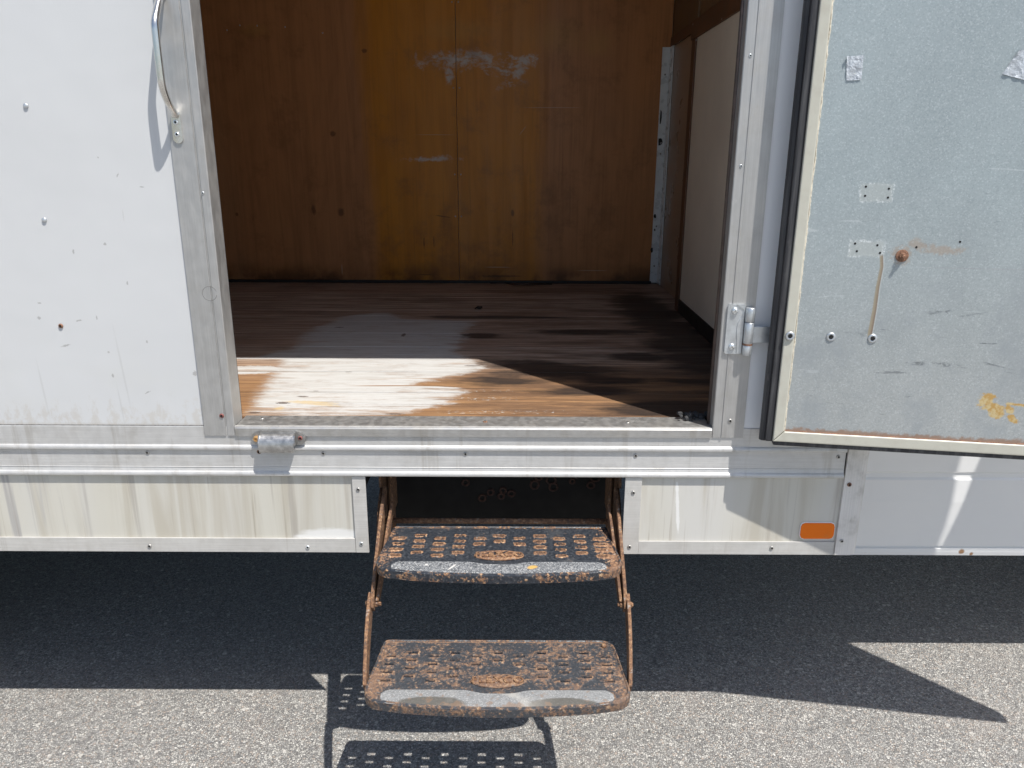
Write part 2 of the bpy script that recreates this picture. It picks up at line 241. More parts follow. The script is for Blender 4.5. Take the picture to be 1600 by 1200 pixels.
    pc = s.mix(s.ss(s.noise(70, 5, .7, (.1, 1, 1)), .42, .66, 0, .6), (.545, .54, .525), (.43, .415, .39)); pc = s.mix(s.ss(fg, .57, .64, 0, .38), pc, (.30, .25, .21)); pc = s.mix(s.ss(gr, .58, .66, 0, .4), pc, (.36, .29, .22))
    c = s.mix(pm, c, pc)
    mks = s.spots(s.x, s.y, [(-.46, .20, .012, .004), (-.49, .155, .014, .006), (-.53, .09, .012, .005), (-.40, .40, .008, .003), (-.10, .46, .02, .004), (-.53, .90, .014, .006), (-.32, .80, .006, .02), (-.44, .24, .006, .002), (-.08, .55, .03, .004), (-.24, .085, .02, .004)], s.noise(180, 2), 1.4, .3); c = s.mix(s.mul(mks, .85), c, (.09, .06, .045))
    yl = s.spots(s.x, s.y, [(-.487, .118, .010, .010), (-.43, .158, .05, .010, -8), (-.41, .145, .04, .006, -14)], s.noise(100, 3), 1.5, .5); c = s.mix(s.mul(yl, .55), c, (.56, .40, .16))
    h = s.add(s.add(s.mul(gr, .8), s.mul(fg, .5)), s.mul(pm, .35))
    return s.out(c, s.lin(gr, .3, .7, .52, .74), 0, s.bump(h, .35, .0022), spec=.35)
def m_rust(name, amount, dark=(.020, .024, .032), lift=1., wid=.07, grey=0., sc=62):
    s = N(name); at = s.n.new('ShaderNodeAttribute'); at.attribute_name = 'wear'; wa = at.outputs['Fac']
    n = s.noise(sc, 6, .74); n2 = s.noise(170, 4, .7, off=(5, 2, 1)); n3 = s.noise(16, 6, .68, off=(1, 7, 3))
    m = s.add(s.add(s.mul(n, .62), s.mul(n2, .38)), s.add(s.mul(wa, .42), s.mul(s.sub(n3, .5), .55))); k = s.ss(m, .66 - amount, .66 + wid - amount)
    ru = s.ramp(n2, [(q, tuple(v * lift for v in cc)) for q, cc in ((.28, (.050, .026, .017)), (.43, (.13, .068, .040)), (.57, (.245, .130, .066)), (.70, (.46, .32, .19)))]); ru = s.mix(s.ss(n3, .5, .7, 0, .6), ru, (.11, .065, .045))
    pale = s.ss(s.noise(95, 4, .7, off=(9, 1, 0)), .585, .67, 0, .65); ru = s.mix(pale, ru, (.33, .30, .275))
    ru = s.mix(grey, ru, (.17, .155, .145))
    dk = s.mix(s.ss(n2, .4, .7), dark, (.060, .068, .080)); dk = s.mix(s.ss(n3, .5, .75, 0, .45), dk, (.13, .135, .14)); dk = s.mix(s.ss(s.noise(140, 5, .75, off=(3, 3, 3)), .56, .66, 0, .5), dk, (.20, .20, .20))
    c = s.mix(k, dk, ru)
    return s.out(c, s.lin(k, 0, 1, .36, .82), 0, s.bump(s.add(s.mul(k, .6), s.mul(n2, .8)), .55, .0016))
def m_grip(worn):
    s = N('grip_strip_worn_shaded' if worn else 'grip_strip'); v = s.vor(520, out=1); q = s.n.new('ShaderNodeSeparateColor'); s.L(q.inputs[0], v); n = s.noise(40, 5, .65); n2 = s.noise(14, 3, .5)
    c = s.ramp(q.outputs[0], [(0, (.045, .05, .058)), (.5, (.16, .17, .185)), (.85, (.27, .28, .29)), (1, (.5, .5, .49))])
    if worn:
        c = s.mix(.62, c, (.27, .275, .275)); dk = s.spots(s.x, s.y, [(-.115, -.180, .058, .017), (.115, -.181, .058, .015)], n, .5, .12); c = s.mix(s.mul(dk, .8), c, (.075, .068, .055))  # dark ovals paint the shading where the strip is dished
        ru = s.mul(s.ss(s.add(n, s.ss(s.y, -.165, -.19, 0, .2)), .60, .70), .8); c = s.mix(s.mul(ru, .75), c, (.22, .14, .09)); c = s.mix(s.mul(s.ss(n2, .5, .6), s.ss(s.mt('ABSOLUTE', s.x), .11, .02, 0, .5)), c, (.48, .46, .42))
    else:
        ye = s.spots(s.x, s.y, [(.064, -.165, .010, .006, 20)], n, 1.2, .3); c = s.mix(ye, c, (.55, .34, .10)); wl = s.spots(s.x, s.y, [(-.088, -.166, .012, .0018, 55), (-.137, -.158, .003, .003)], n, .4, .3); c = s.mix(wl, c, (.6, .58, .55))
    return s.out(c, .75, 0, s.bump(q.outputs[1], .5, .0012))
def m_cab():
    s = N('cab_white_paint'); n = s.noise(4, 4); c = s.mix(s.ss(n, .3, .7), (.82, .82, .81), (.79, .795, .795)); n2 = s.noise(60, 4, .7)
    c = s.mix(s.mul(s.ss(n2, .66, .76), s.ss(s.z, .42, .33, 0, .5)), c, (.5, .46, .4)); rs = s.spots(s.x, s.z, [(1.085, .345, .006, .006), (1.11, .338, .004, .005), (.765, .347, .007, .005)], n2, 1.3, .4); c = s.mix(rs, c, (.36, .20, .1))
    return s.out(c, .2, 0, s.bump(n, .03, .02), coat=.6)
def m_orange():
    s = N('orange_reflector'); n = s.noise(30, 3); v = s.vor(420, rnd=0); c = s.mix(s.ss(v, .2, .7), (.90, .19, .003), (.80, .155, .002)); c = s.mix(s.ss(n, .55, .75, 0, .25), c, (.5, .2, .06)); return s.out(c, .35, 0, s.bump(v, .12, .001), spec=.3)
M = dict(asphalt=m_asphalt(), white=m_white('white_panel_paint'), white2=m_white('white_plain_shade_lift', False, (.85, .86, .87)), aluj=m_alu('jamb_aluminium', .49, .40, 'z', .7, .3), alur=m_alu('rail_aluminium', .62, .48, 'x', .5, .38),  # white2: the wall white with base colour raised for parts in shade
    alus=m_alu('sill_aluminium', .50, .36, 'x', .8, .55), alup=m_alu('corner_aluminium', .74, .6, 'z', .05, .8, (1, .965, .91)), trim=m_alu('skirt_trim_aluminium', .57, .55, 'x', .25, .4, (1, .98, .93)), skirt=m_skirt('stained_cream_skirt'),
    galv=m_galv(), beige=m_beige(), rubber=m_rubber(), ply=m_ply(), floor=m_floor(), rust1=m_rust('rusty_black_steel', .035, lift=1.35, grey=.05, sc=80), rust2=m_rust('heavily_rusted_steel', .035, (.045, .049, .056), 1.12, .14, .22, 88), rust3=m_rust('brown_rust_steel', .28, (.09, .05, .03)), rustd=m_plain('dark_plate', (.0035, .0033, .0033), .9, 0, .5, 40), bloom=m_plain('dark_rust_bloom', (.045, .022, .016), .9, 0, .6, 200),
    grip=m_grip(False), gripw=m_grip(True), cab=m_cab(), orange=m_orange(), zinc=m_plain('zinc_plate', (.60, .63, .65), .36, .7, .12, 60), chrome=m_plain('worn_chrome', (.46, .455, .445), .36, .85, .25, 70, .3, .002), steel=m_plain('polished_handle_steel', (.74, .73, .70), .22, .95, .08, 40),
    screw=m_plain('screw_steel', (.48, .47, .45), .42, .75, .3, 300), bright=m_plain('bright_zinc_screw', (.80, .84, .86), .3, .8, .1, 300), screwr=m_plain('rusty_screw', (.25, .135, .085), .7, .1, .4, 300, .4), screwm=m_plain('rust_red_screw', (.23, .085, .075), .6, .1, .3, 300, .4), brass=m_plain('brass_bolt', (.55, .33, .14), .45, .5, .25, 200, .3), dark=m_plain('dark_recess', (.012, .012, .012), .8),
    tape=m_plain('clear_packing_tape', (.52, .56, .60), .16, 0, .12, 55, 1.0, .006, .5), under=m_plain('underbody_black', (.02, .02, .022), .8, 0, .4, 20), tyre=m_plain('tyre_rubber', (.02, .02, .02), .8, 0, .3, 40), rim=m_plain('wheel_white_steel', (.6, .6, .6), .4), glass=m_plain('dark_window_glass', (.02, .025, .03), .05, 0, .05, 5, 0),
    beigep=m_plain('beige_wall_panel', (.78, .70, .58), .5, 0, .06, 4, .05, .004), brownt=m_plain('brown_trim_wood', (.13, .062, .032), .5, 0, .3, 12, .1), skirtd=m_plain('black_skirting', (.016, .015, .015), .6), tanp=m_plain('tan_wall_panel', (.36, .25, .16), .32, 0, .12, 8), whitem=m_plain('white_corner_metal', (.66, .69, .70), .3, .1, .06, 30), olive=m_plain('olive_brown_board', (.16, .095, .045), .5, 0, .2, 10),
    lint=m_plain('dark_lint', (.05, .05, .052), .95, 0, .4, 140, .8, .004), leaf=m_plain('dry_dark_leaf', (.03, .022, .018), .7, 0, .4, 90), grit=m_plain('grey_lint', (.18, .175, .17), .9, 0, .4, 140, .8, .004), caulk=m_plain('old_caulk', (.68, .62, .50), .7, 0, .25, 150, .5, .002), added_mirror=m_plain('added_mirror_glass', (.85, .87, .88), .04, 1., .02, 3, 0), brownr=m_plain('brown_rubber_seal', (.075, .055, .050), .5, 0, .3, 60, .2))

# ------------------------------------------------------------------ mesh helpers
T0 = Vector((-1.0, .95, 0))
def link(name, me, mats, parent=None, loc=(0, 0, 0), rot=None, smooth=False):
    o = bpy.data.objects.new(name, me); C.objects.link(o)
    if mats and not me.materials:
        for k in (mats if isinstance(mats, (list, tuple)) else [mats]): me.materials.append(M[k] if isinstance(k, str) else k)
    o.location = Vector(loc) - (T0 if parent is TRUCK and parent is not None else Vector((0, 0, 0)))
    if rot: o.rotation_euler = rot
    o.parent = parent
    if smooth:
        me.polygons.foreach_set('use_smooth', [True] * len(me.polygons))
    return o
def mesh(bm, name='mesh'):
    bmesh.ops.recalc_face_normals(bm, faces=bm.faces); me = bpy.data.meshes.new(name); bm.to_mesh(me); bm.free(); return me
def bxm(bm, x0, x1, y0, y1, z0, z1, bev=0.):
    b2 = bmesh.new(); bmesh.ops.create_cube(b2, size=1)
    for v in b2.verts: v.co = ((x0 + x1) / 2 + v.co.x * (x1 - x0), (y0 + y1) / 2 + v.co.y * (y1 - y0), (z0 + z1) / 2 + v.co.z * (z1 - z0))
    if bev: bmesh.ops.bevel(b2, geom=b2.edges[:], offset=bev, segments=2, affect='EDGES', profile=.6)
    t = bpy.data.meshes.new('t'); b2.to_mesh(t); b2.free(); bm.from_mesh(t); bpy.data.meshes.remove(t)
def box(name, mat, parent, x0, x1, y0, y1, z0, z1, bev=.0):
    bm = bmesh.new(); bxm(bm, x0, x1, y0, y1, z0, z1, bev); return link(name, mesh(bm), mat, parent)
def prism(prof, a0, a1, axis='x'):
    """closed profile swept straight; axis x: profile (y,z); axis z: profile (x,y)"""
    bm = bmesh.new(); f = (lambda a, p: (a, p[0], p[1])) if axis == 'x' else ((lambda a, p: (p[0], p[1], a)) if axis == 'z' else (lambda a, p: (p[0], a, p[1])))
    A = [bm.verts.new(f(a0, p)) for p in prof]; B = [bm.verts.new(f(a1, p)) for p in prof]; n = len(prof)
    for i in range(n): bm.faces.new((A[i], A[(i + 1) % n], B[(i + 1) % n], B[i]))
    bm.faces.new(A); bm.faces.new(B[::-1]); return bm
def tube(bm, pts, r, seg=10, cap=True, flat=None):
    pts = [Vector(p) for p in pts]; rings = []; up = Vector((0, 0, 1)); prevn = None
    for i, p in enumerate(pts):
        t = (pts[min(i + 1, len(pts) - 1)] - pts[max(i - 1, 0)]).normalized()
        if prevn is None:
            a = Vector((1, 0, 0)) if abs(t.x) < .9 else up; nrm = (a - t * a.dot(t)).normalized()
        else: nrm = (prevn - t * prevn.dot(t)).normalized()
        prevn = nrm; bn = t.cross(nrm); rr = r[i] if isinstance(r, (list, tuple)) else r; fa, fb = flat or (1, 1)
        rings.append([bm.verts.new(p + rr * (nrm * math.cos(2 * math.pi * k / seg) * fa + bn * math.sin(2 * math.pi * k / seg) * fb)) for k in range(seg)])
    for a, b in zip(rings, rings[1:]):
        for k in range(seg): bm.faces.new((a[k], a[(k + 1) % seg], b[(k + 1) % seg], b[k]))
    if cap: bm.faces.new(rings[0][::-1]); bm.faces.new(rings[-1])
def smoothpath(P, n=6):
    P = [Vector(p) for p in P]; out = []
    for i in range(len(P) - 1):
        a, b, c, d = P[max(i - 1, 0)], P[i], P[i + 1], P[min(i + 2, len(P) - 1)]
        for k in range(n):
            t = k / n; out.append(.5 * ((2 * b) + (-a + c) * t + (2 * a - 5 * b + 4 * c - d) * t * t + (-a + 3 * b - 3 * c + d) * t ** 3))
    return out + [P[-1]]
def lathe(prof, seg=20, closed=False):
    """profile (radius, -y offset): axis points to -y"""
    bm = bmesh.new(); rings = []
    for r, h in prof:
        rings.append([bm.verts.new((r * math.cos(2 * math.pi * k / seg), -h, r * math.sin(2 * math.pi * k / seg))) for k in range(seg)])
    for a, b in zip(rings, rings[1:]):
        for k in range(seg): bm.faces.new((a[k], a[(k + 1) % seg], b[(k + 1) % seg], b[k]))
    if not closed: bm.faces.new(rings[-1]); bm.faces.new(rings[0][::-1])
    else:
        for k in range(seg): bm.faces.new((rings[-1][k], rings[-1][(k + 1) % seg], rings[0][(k + 1) % seg], rings[0][k]))
    return bm
TRUCK = None
def screw_mesh(mat, r=.0042, socket=True):
    bm = lathe([(r, 0), (r, r * .18), (r * .86, r * .40), (r * .50, r * .52), (r * .40, r * .30), (r * .36, r * .12)] if socket else [(r, 0), (r, r * .2), (r * .85, r * .42), (r * .5, r * .56), (r * .15, r * .6)], 12)
    me = mesh(bm, 'screw'); me.materials.append(M[mat]); me.materials.append(M['dark'])
    for p in me.polygons:
        p.use_smooth = len(p.vertices) == 4
        if socket and p.center.xz.length < r * .45 and p.center.y < -r * .05: p.material_index = 1
    return me
def phillips_mesh(mat, r=.0062):
    bm = lathe([(r, 0), (r, r * .3), (r * .8, r * .55), (r * .4, r * .66), (r * .1, r * .68)], 16); nf = len(bm.faces)
    for a in (.6, .6 + math.pi / 2):
        b2 = bmesh.new(); bmesh.ops.create_cube(b2, size=1)
        for v in b2.verts:
            x, y, z = v.co.x * r * 1.15, v.co.y * r * .1, v.co.z * r * .20; v.co = (x * math.cos(a) - z * math.sin(a), y - r * .66, x * math.sin(a) + z * math.cos(a))
        t = bpy.data.meshes.new('t'); b2.to_mesh(t); b2.free(); bm.from_mesh(t)
    me = mesh(bm, 'phillips'); me.materials.append(M[mat]); me.materials.append(M['screw'])
    for i, p in enumerate(me.polygons):
        p.use_smooth = i < nf
        if i >= nf: p.material_index = 1
    return me
SM = dict(s=screw_mesh('screw'), r=screw_mesh('screwr', .0045), m=screw_mesh('screwm', .0046), b=screw_mesh('bright'), p=phillips_mesh('bright'), riv=screw_mesh('zinc', .0045, False), tiny=screw_mesh('zinc', .0028))
def screw(kind, parent, x, z, y=-.001, name='screw', rot=None): return link(name, SM[kind], None, parent, (x, y, z), rot)

# ------------------------------------------------------------------ ground
bm = bmesh.new(); bmesh.ops.create_grid(bm, x_segments=8, y_segments=8, size=220)
g = link('ground', mesh(bm), 'asphalt'); g['kind'] = 'structure'; g['label'] = 'grey asphalt with pale stone chips'

# ------------------------------------------------------------------ truck shell
TRUCK = bpy.data.objects.new('box_truck', None); C.objects.link(TRUCK); TRUCK.location = T0
TRUCK['label'] = 'white box truck with its side door open and rusty folding steps below'; TRUCK['category'] = 'truck'
FL = .748; XL, XJL, XIL, XIR, XJR, XC = -3.6, -.598, -.539, .390, .4505, .660; TOPZ, BOXTOP = 2.173, 2.42; YB = 1.75
sw = box('side_wall', 'white', TRUCK, XL, XJL + .006, 0, .004, .7495, BOXTOP); sw['label'] = 'long white painted wall panel with chipped paint'
screw('riv', sw, -.8417, 1.3351, -.0006, 'rivet'); screw('riv', sw, -.8429, 1.1416, -.0006, 'rivet').rotation_euler = (0, .6, 0); screw('r', sw, -.8452, .9469, -.0006)
box('side_wall', 'white2', TRUCK, XJR - .006, XC + .004, 0, .004, .7495, BOXTOP)
box('side_wall', 'white2', TRUCK, XJL, XJR + .006, .0002, .0042, TOPZ + .06, BOXTOP)
# jambs: folded aluminium with groove and return
def jamb(sign, xo, xi):
    s = sign; w = abs(xi - xo)
    pr = [(xo, .001), (xo, -.0035), (xi - s * .018, -.0035), (xi - s * .0172, -.0012), (xi - s * .0148, -.0012), (xi - s * .014, -.0035), (xi - s * .0015, -.0035), (xi, -.002), (xi, .042), (xi - s * .004, .042), (xi - s * .004, .006), (xo, .006)] if s > 0 else \
         [(xo, .001), (xo, -.0035), (xi + .021, -.0035), (xi + .0202, -.005), (xi + .0178, -.005), (xi + .017, -.0035), (xi + .0015, -.0035), (xi, -.002), (xi, .032), (xi + .004, .032), (xi + .004, .006), (xo, .006)]
    return prism(pr, .7305, TOPZ + .055, 'z')
jl = link('door_jamb', mesh(jamb(1, XJL, XIL)), 'aluj', TRUCK); jl['label'] = 'grey aluminium door jamb on the latch side'
jr = link('door_jamb', mesh(jamb(-1, XJR, XIR)), 'aluj', TRUCK); jr['label'] = 'grey aluminium door jamb on the hinge side'
screw('m', jl, -.5612, .7713, -.0035); screw('s', jr, .4225, .7652, -.0035); screw('tiny', jl, -.551, 1.19, -.0035); screw('s', jl, -.5612, 1.62, -.0035)
for z in (1.24, 1.42): screw('tiny', jr, .401, z, -.0035)
bm = bmesh.new(); tube(bm, [(.0132 * math.cos(t), 0, .0132 * math.sin(t)) for t in np.linspace(.3, 6.1, 40)], .00045, 5); link('scribed_ring', mesh(bm), 'grit', jl, (-.5588, -.0034, 1.0096))
box('header_jamb', 'aluj', TRUCK, XIL - .004, XIR + .004, -.003, .04, TOPZ, TOPZ + .052)
box('rubber_seal', 'brownr', TRUCK, XIR + .001, XIR + .022, .0325, .050, FL + .002, TOPZ, .004)
bm = bmesh.new(); tube(bm, [(XIR - .0005, .025, FL + .002), (XIR - .0005, .025, TOPZ)], .0045, 10); link('rubber_seal', mesh(bm), 'brownr', TRUCK, smooth=True)
box('rubber_seal', 'rubber', TRUCK, XIL - .022, XIL - .002, .0425, .052, FL + .002, TOPZ, .003)
# sill
box('panel_joint', 'grit', TRUCK, XL, XJL - .001, -.0008, -.0001, .7494, .7508)
sl_ = link('door_sill', mesh(prism([(-.005, .7303), (-.005, .7455), (-.003, .7485), (.002, .7492), (.064, .7488), (.066, .7475), (.066, .744), (0, .744), (-.0005, .7303)], XIL + .001, XIR - .001)), 'alus', TRUCK); sl_['label'] = 'scuffed aluminium threshold under the door opening'
for x, k in ((-.053, 'r'), (-.50, 's'), (.23, 's')): link('screw', SM[k], None, sl_, (x, .030 if x > -.4 else .045, .7489), (R(-90), 0, 0))
# side rail extrusion: two ribs
def rib(z, p=.0042, h=.0052): return [(-.0008, z + h + .0012), (-p * .75, z + h * .7), (-p, z + h * .1), (-p * .95, z - h * .5), (-p * .6, z - h * .8), (.0008, z - h * .85)]
rp = [(.004, .7492), (-.001, .7492), (-.0015, .7475)] + rib(.7042) + [(.0012, .692)] + [(.0004, .664), (-.0002, .6635), (-.0002, .6625), (.0006, .662)] + rib(.6492) + [(.004, .6445)]
rl = link('side_rail', mesh(prism(rp, XL, XC - .002)), 'alur', TRUCK); rl['label'] = 'ribbed aluminium rail running along the truck side'
for x, z in ((-.7173, .6925), (-.371, .6925), (-.0911, .6925), (.2442, .6905), (.6438, .6895), (-1.08, .6925)): screw('s', rl, x, z, .0012)
screw('r', rl, -.497, .6955, .0006)
# skirt
sk = box('skirt_panel', 'skirt', TRUCK, XL, -.300, .004, .007, .480, .648); sk['label'] = 'stained cream skirt panel on the left of the steps'
b = box('bottom_trim', 'trim', sk, XL, -.3185, .0005, .0035, .4745, .5062, .0008)
for x, z in ((-.7396, .4878), (-.4162, .4864), (-1.1, .488)): screw('s' if x < -.5 else 'b', sk, x, z, .0002)
box('end_trim', 'trim', sk, -.3178, -.291, -.0005, .0030, .4748, .6436, .0008); screw('s', sk, -.3061, .6162, -.0006); screw('b', sk, -.3061, .4956, -.0006)
sk2 = box('skirt_panel', 'skirt', TRUCK, .235, .665, .004, .007, .480, .648); sk2['label'] = 'stained cream skirt panel with the orange reflector'
box('bottom_trim', 'trim', sk2, .2600, .6600, .0005, .0035, .4735, .5030, .0008); box('end_trim', 'trim', sk2, .2262, .2597, -.0005, .0030, .4740, .6436, .0008)
for x, z in ((.2432, .6118), (.2413, .4909)): screw('s', sk2, x, z, -.0006)
screw('s', sk2, .5322, .4893, .0002)
# reflector with chamfered corners
def octo(x0, x1, z0, z1, c, y0, y1):
    return prism([(x0 + c, z0), (x1 - c, z0), (x1 - c * .3, z0 + c * .3), (x1, z0 + c), (x1, z1 - c), (x1 - c * .3, z1 - c * .3), (x1 - c, z1), (x0 + c, z1), (x0 + c * .3, z1 - c * .3), (x0, z1 - c), (x0, z0 + c), (x0 + c * .3, z0 + c * .3)], y0, y1, 'y')
rf = link('side_reflector', mesh(octo(.5860, .6570, .5085, .5465, .0085, .0022, .0038)), 'white2', TRUCK); rf['label'] = 'orange rectangular side reflector'
link('reflector_lens', mesh(octo(.5875, .6555, .5100, .5450, .008, .0004, .0024)), 'orange', rf)
# corner post, rounded round the box end
pr = [(.6612, .003), (.6612, -.002)] + [(.690 + .020 * math.sin(R(a)), .018 - .020 * math.cos(R(a))) for a in range(0, 91, 10)] + [(.710, .06), (.7075, .06), (.7075, .018), (.690, .003)]
cp = link('corner_post', mesh(prism(pr, .4748, BOXTOP, 'z')), 'alup', TRUCK); cp['label'] = 'weathered rounded aluminium corner post'
for x, z, k in ((.6715, .6317, 'r'), (.6721, .5074, 's')): screw(k, cp, x, z, -.0022)
for p in cp.data.polygons: p.use_smooth = False
# remaining shell
box('end_wall', 'white2', TRUCK, .700, .706, .06, YB + .04, .60, BOXTOP); box('end_wall', 'white2', TRUCK, XL - .006, XL, 0, YB + .04, .48, BOXTOP)
box('far_wall', 'white2', TRUCK, XL, .706, YB + .035, YB + .041, .48, BOXTOP); box('roof', 'white2', TRUCK, XL - .01, .712, -.004, YB + .045, BOXTOP, BOXTOP + .03)
box('underbody', 'under', TRUCK, XL + .02, .69, .30, YB + .03, .60, .715)
box('sill_beam', 'under', TRUCK, XL + .02, -.30, .012, .298, .60, .715); box('sill_beam', 'under', TRUCK, .24, .69, .012, .298, .60, .715)
for y in (.45, 1.3): box('chassis_rail', 'under', TRUCK, XL + .1, 2.2, y, y + .08, .46, .598)
# ------------------------------------------------------------------ interior
cf = box('cargo_floor', 'under', TRUCK, XL + .01, .69, .008, YB + .03, .716, .7285); cf['label'] = 'worn wooden cargo floor of narrow boards'
def board(w):
    bm = bmesh.new(); bxm(bm, XL + .03, .66, 0, w, -.016, 0, .0008); return mesh(bm, 'floor_board')
y = .0665; n = 20; w = (YB + .005 - y) / n; bms = board(w - .0024)
bms.materials.append(M['floor'])
for i in range(n):
    # mesh is shared, so the board's own place in the room comes from a moved copy of the vertices
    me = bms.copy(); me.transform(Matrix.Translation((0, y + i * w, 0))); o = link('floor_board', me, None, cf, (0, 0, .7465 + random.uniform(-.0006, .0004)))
px = [XL + .03, -2.6585, -1.4385, -.2185, .60]
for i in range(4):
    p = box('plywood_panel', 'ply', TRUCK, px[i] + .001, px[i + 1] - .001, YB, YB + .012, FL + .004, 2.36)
    if i in (2, 3):
        for z in (1.1785, 1.0155, 1.5, 1.8): screw('tiny', p, px[3] + (.012 if i == 3 else -.012), z, YB - .0002)
    if i == 2:
        for x, z in ((-1.03, 1.717), (-.965, 1.716), (-.86, 1.712), (-.72, 1.692), (-1.08, 1.70)): screw('tiny', p, x, z, YB - .0002)
box('floor_strip', 'skirtd', TRUCK, XL + .03, .57, YB - .012, YB - .001, FL - .0005, FL + .010, .002)
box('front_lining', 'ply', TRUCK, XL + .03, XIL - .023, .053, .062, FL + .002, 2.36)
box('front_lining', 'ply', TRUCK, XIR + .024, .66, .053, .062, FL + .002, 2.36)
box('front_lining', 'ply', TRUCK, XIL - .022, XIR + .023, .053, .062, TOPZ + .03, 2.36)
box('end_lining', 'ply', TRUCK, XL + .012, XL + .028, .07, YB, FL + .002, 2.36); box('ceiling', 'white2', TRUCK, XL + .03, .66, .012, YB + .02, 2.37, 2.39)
# right inner wall
box('wall_lining', 'tanp', TRUCK, .600, .612, 1.205, YB + .01, FL + .002, 1.645); box('wall_lining', 'olive', TRUCK, .602, .612, 1.205, YB + .01, 1.647, 2.36)
box('wall_panel', 'beigep', TRUCK, .562, .574, .065, 1.145, .793, 1.6005); box('skirting', 'skirtd', TRUCK, .559, .575, .065, 1.150, FL + .001, .7925)
box('trim_rail', 'brownt', TRUCK, .5565, .576, .065, 1.215, 1.601, 1.655, .0015); box('trim_rail', 'brownt', TRUCK, .594, .6, 1.217, YB - .002, 1.6455, 1.68, .001)
box('wall_panel', 'olive', TRUCK, .565, .575, .065, 1.145, 1.661, 2.36)
tp = box('trim_post', 'brownt', TRUCK, .5575, .599, 1.151, 1.200, FL + .001, 1.6, .0015); box('trim_post', 'olive', TRUCK, .5605, .599, 1.151, 1.20, 1.656, 2.36, .001)
for z, y_ in ((1.592, 1.135), (1.606, .84), (1.61, .60), (1.645, 1.195)): link('screw', SM['tiny'], None, tp, (.5572, y_, z), (0, 0, R(-90)))
bm = bmesh.new(); bxm(bm, .5655, .5965, YB - .004, YB - .0005, FL + .004, 1.647); bxm(bm, .5935, .5985, YB - .06, YB - .0045, FL + .004, 1.647)
wc = link('corner_strip', mesh(bm), 'whitem', TRUCK); wc['label'] = 'white metal strip in the far inner corner'
for z in (1.55, 1.26, .98, .82, 1.3): link('screw', SM['s'], None, wc, (.580, YB - .0042, z)); 
def flake(name, mat, parent, pts, y0, y1): return link(name, mesh(prism(pts, y0, y1, 'y')), mat, parent)
for cx, cz, sx, sz in ((.5725, 1.395, .004, .04), (.576, 1.305, .010, .018), (.572, 1.02, .006, .010), (.574, .965, .004, .006), (.567, .885, .006, .012)):
    k = [(cx + sx * math.cos(a) * random.uniform(.6, 1.1), cz + sz * math.sin(a) * random.uniform(.6, 1.1)) for a in np.linspace(0, 2 * math.pi, 9)[:-1]]; flake('paint_chip', 'dark', wc, k, YB - .0048, YB - .0041)

# ------------------------------------------------------------------ grab handle
gx = -.583; hp = smoothpath([(gx, -.0075, 1.320), (gx, -.014, 1.327), (gx, -.030, 1.341), (gx, -.044, 1.362), (gx, -.0465, 1.385), (gx, -.0465, 1.440), (gx, -.044, 1.462), (gx, -.030, 1.483), (gx, -.012, 1.506), (gx, -.006, 1.518)], 5)
bm = bmesh.new(); tube(bm, hp, .0062, 14); gh = link('grab_handle', mesh(bm), 'steel', TRUCK, smooth=True); gh['label'] = 'polished steel grab handle on the jamb'
def plate(z0, z1, hw=.0085):
    c = [(gx + hw * math.cos(R(a)), z0 + hw + hw * math.sin(R(a))) for a in range(180, 361, 15)] + [(gx + hw * math.cos(R(a)), z1 - hw + hw * math.sin(R(a))) for a in range(0, 181, 15)]
    return mesh(prism(c, -.0065, -.0036, 'y'))
link('mounting_plate', plate(1.274, 1.328), 'steel', gh); link('mounting_plate', plate(1.504, 1.552), 'steel', gh)
for z in (1.309, 1.289, 1.516, 1.536): link('screw', SM['b'], None, gh, (gx - .0005, -.0066, z))

# ------------------------------------------------------------------ latch strike bracket on the sill
bm = bmesh.new()
fl_ = [(-.5055, .733), (-.5055, .7195), (-.499, .714), (-.409, .7145), (-.402, .720), (-.401, .731), (-.408, .7385), (-.420, .7425), (-.488, .7425), (-.499, .739)]
t = prism(fl_, -.0078, -.0052, 'y'); tm = bpy.data.meshes.new('t'); t.to_mesh(tm); t.free(); bm.from_mesh(tm)
ns = 12                                       # half-round trough, open below
A = []; B = []
for k in range(ns + 1):
    a = math.pi * .80 * k / ns; yy = -.0075 - .0185 * math.sin(a * .78); zz = .738 - .0250 * (1 - math.cos(a * .78)); A.append((yy, zz))
for rr in (0, .0022): B.append([(yy + rr, zz - rr * .6) for yy, zz in A])
prof = B[0] + B[1][::-1]
t = prism(prof, -.488, -.421); t.to_mesh(tm); t.free(); bm.from_mesh(tm)
for x0, pts in ((-.4895, [(-.0078, .740), (-.019, .736), (-.025, .722), (-.0255, .712), (-.020, .709), (-.0175, .7165), (-.0078, .7175)]), (-.4222, [(-.0078, .740), (-.018, .736), (-.0235, .722), (-.0235, .7165), (-.0078, .7165)])):
    t = prism(pts, x0, x0 + .003); t.to_mesh(tm); t.free(); bm.from_mesh(tm)
lb = link('latch_bracket', mesh(bm), 'chrome', TRUCK); lb['label'] = 'bent chrome latch bracket bolted to the sill corner'
bm = lathe([(.0062, 0), (.0062, .005), (.0052, .0062), (.0034, .0062), (.003, .004)], 6); link('bolt', mesh(bm), 'brass', lb, (-.4962, -.0078, .7265)); link('bolt', SM['m'], None, lb, (-.4115, -.0078, .7275))

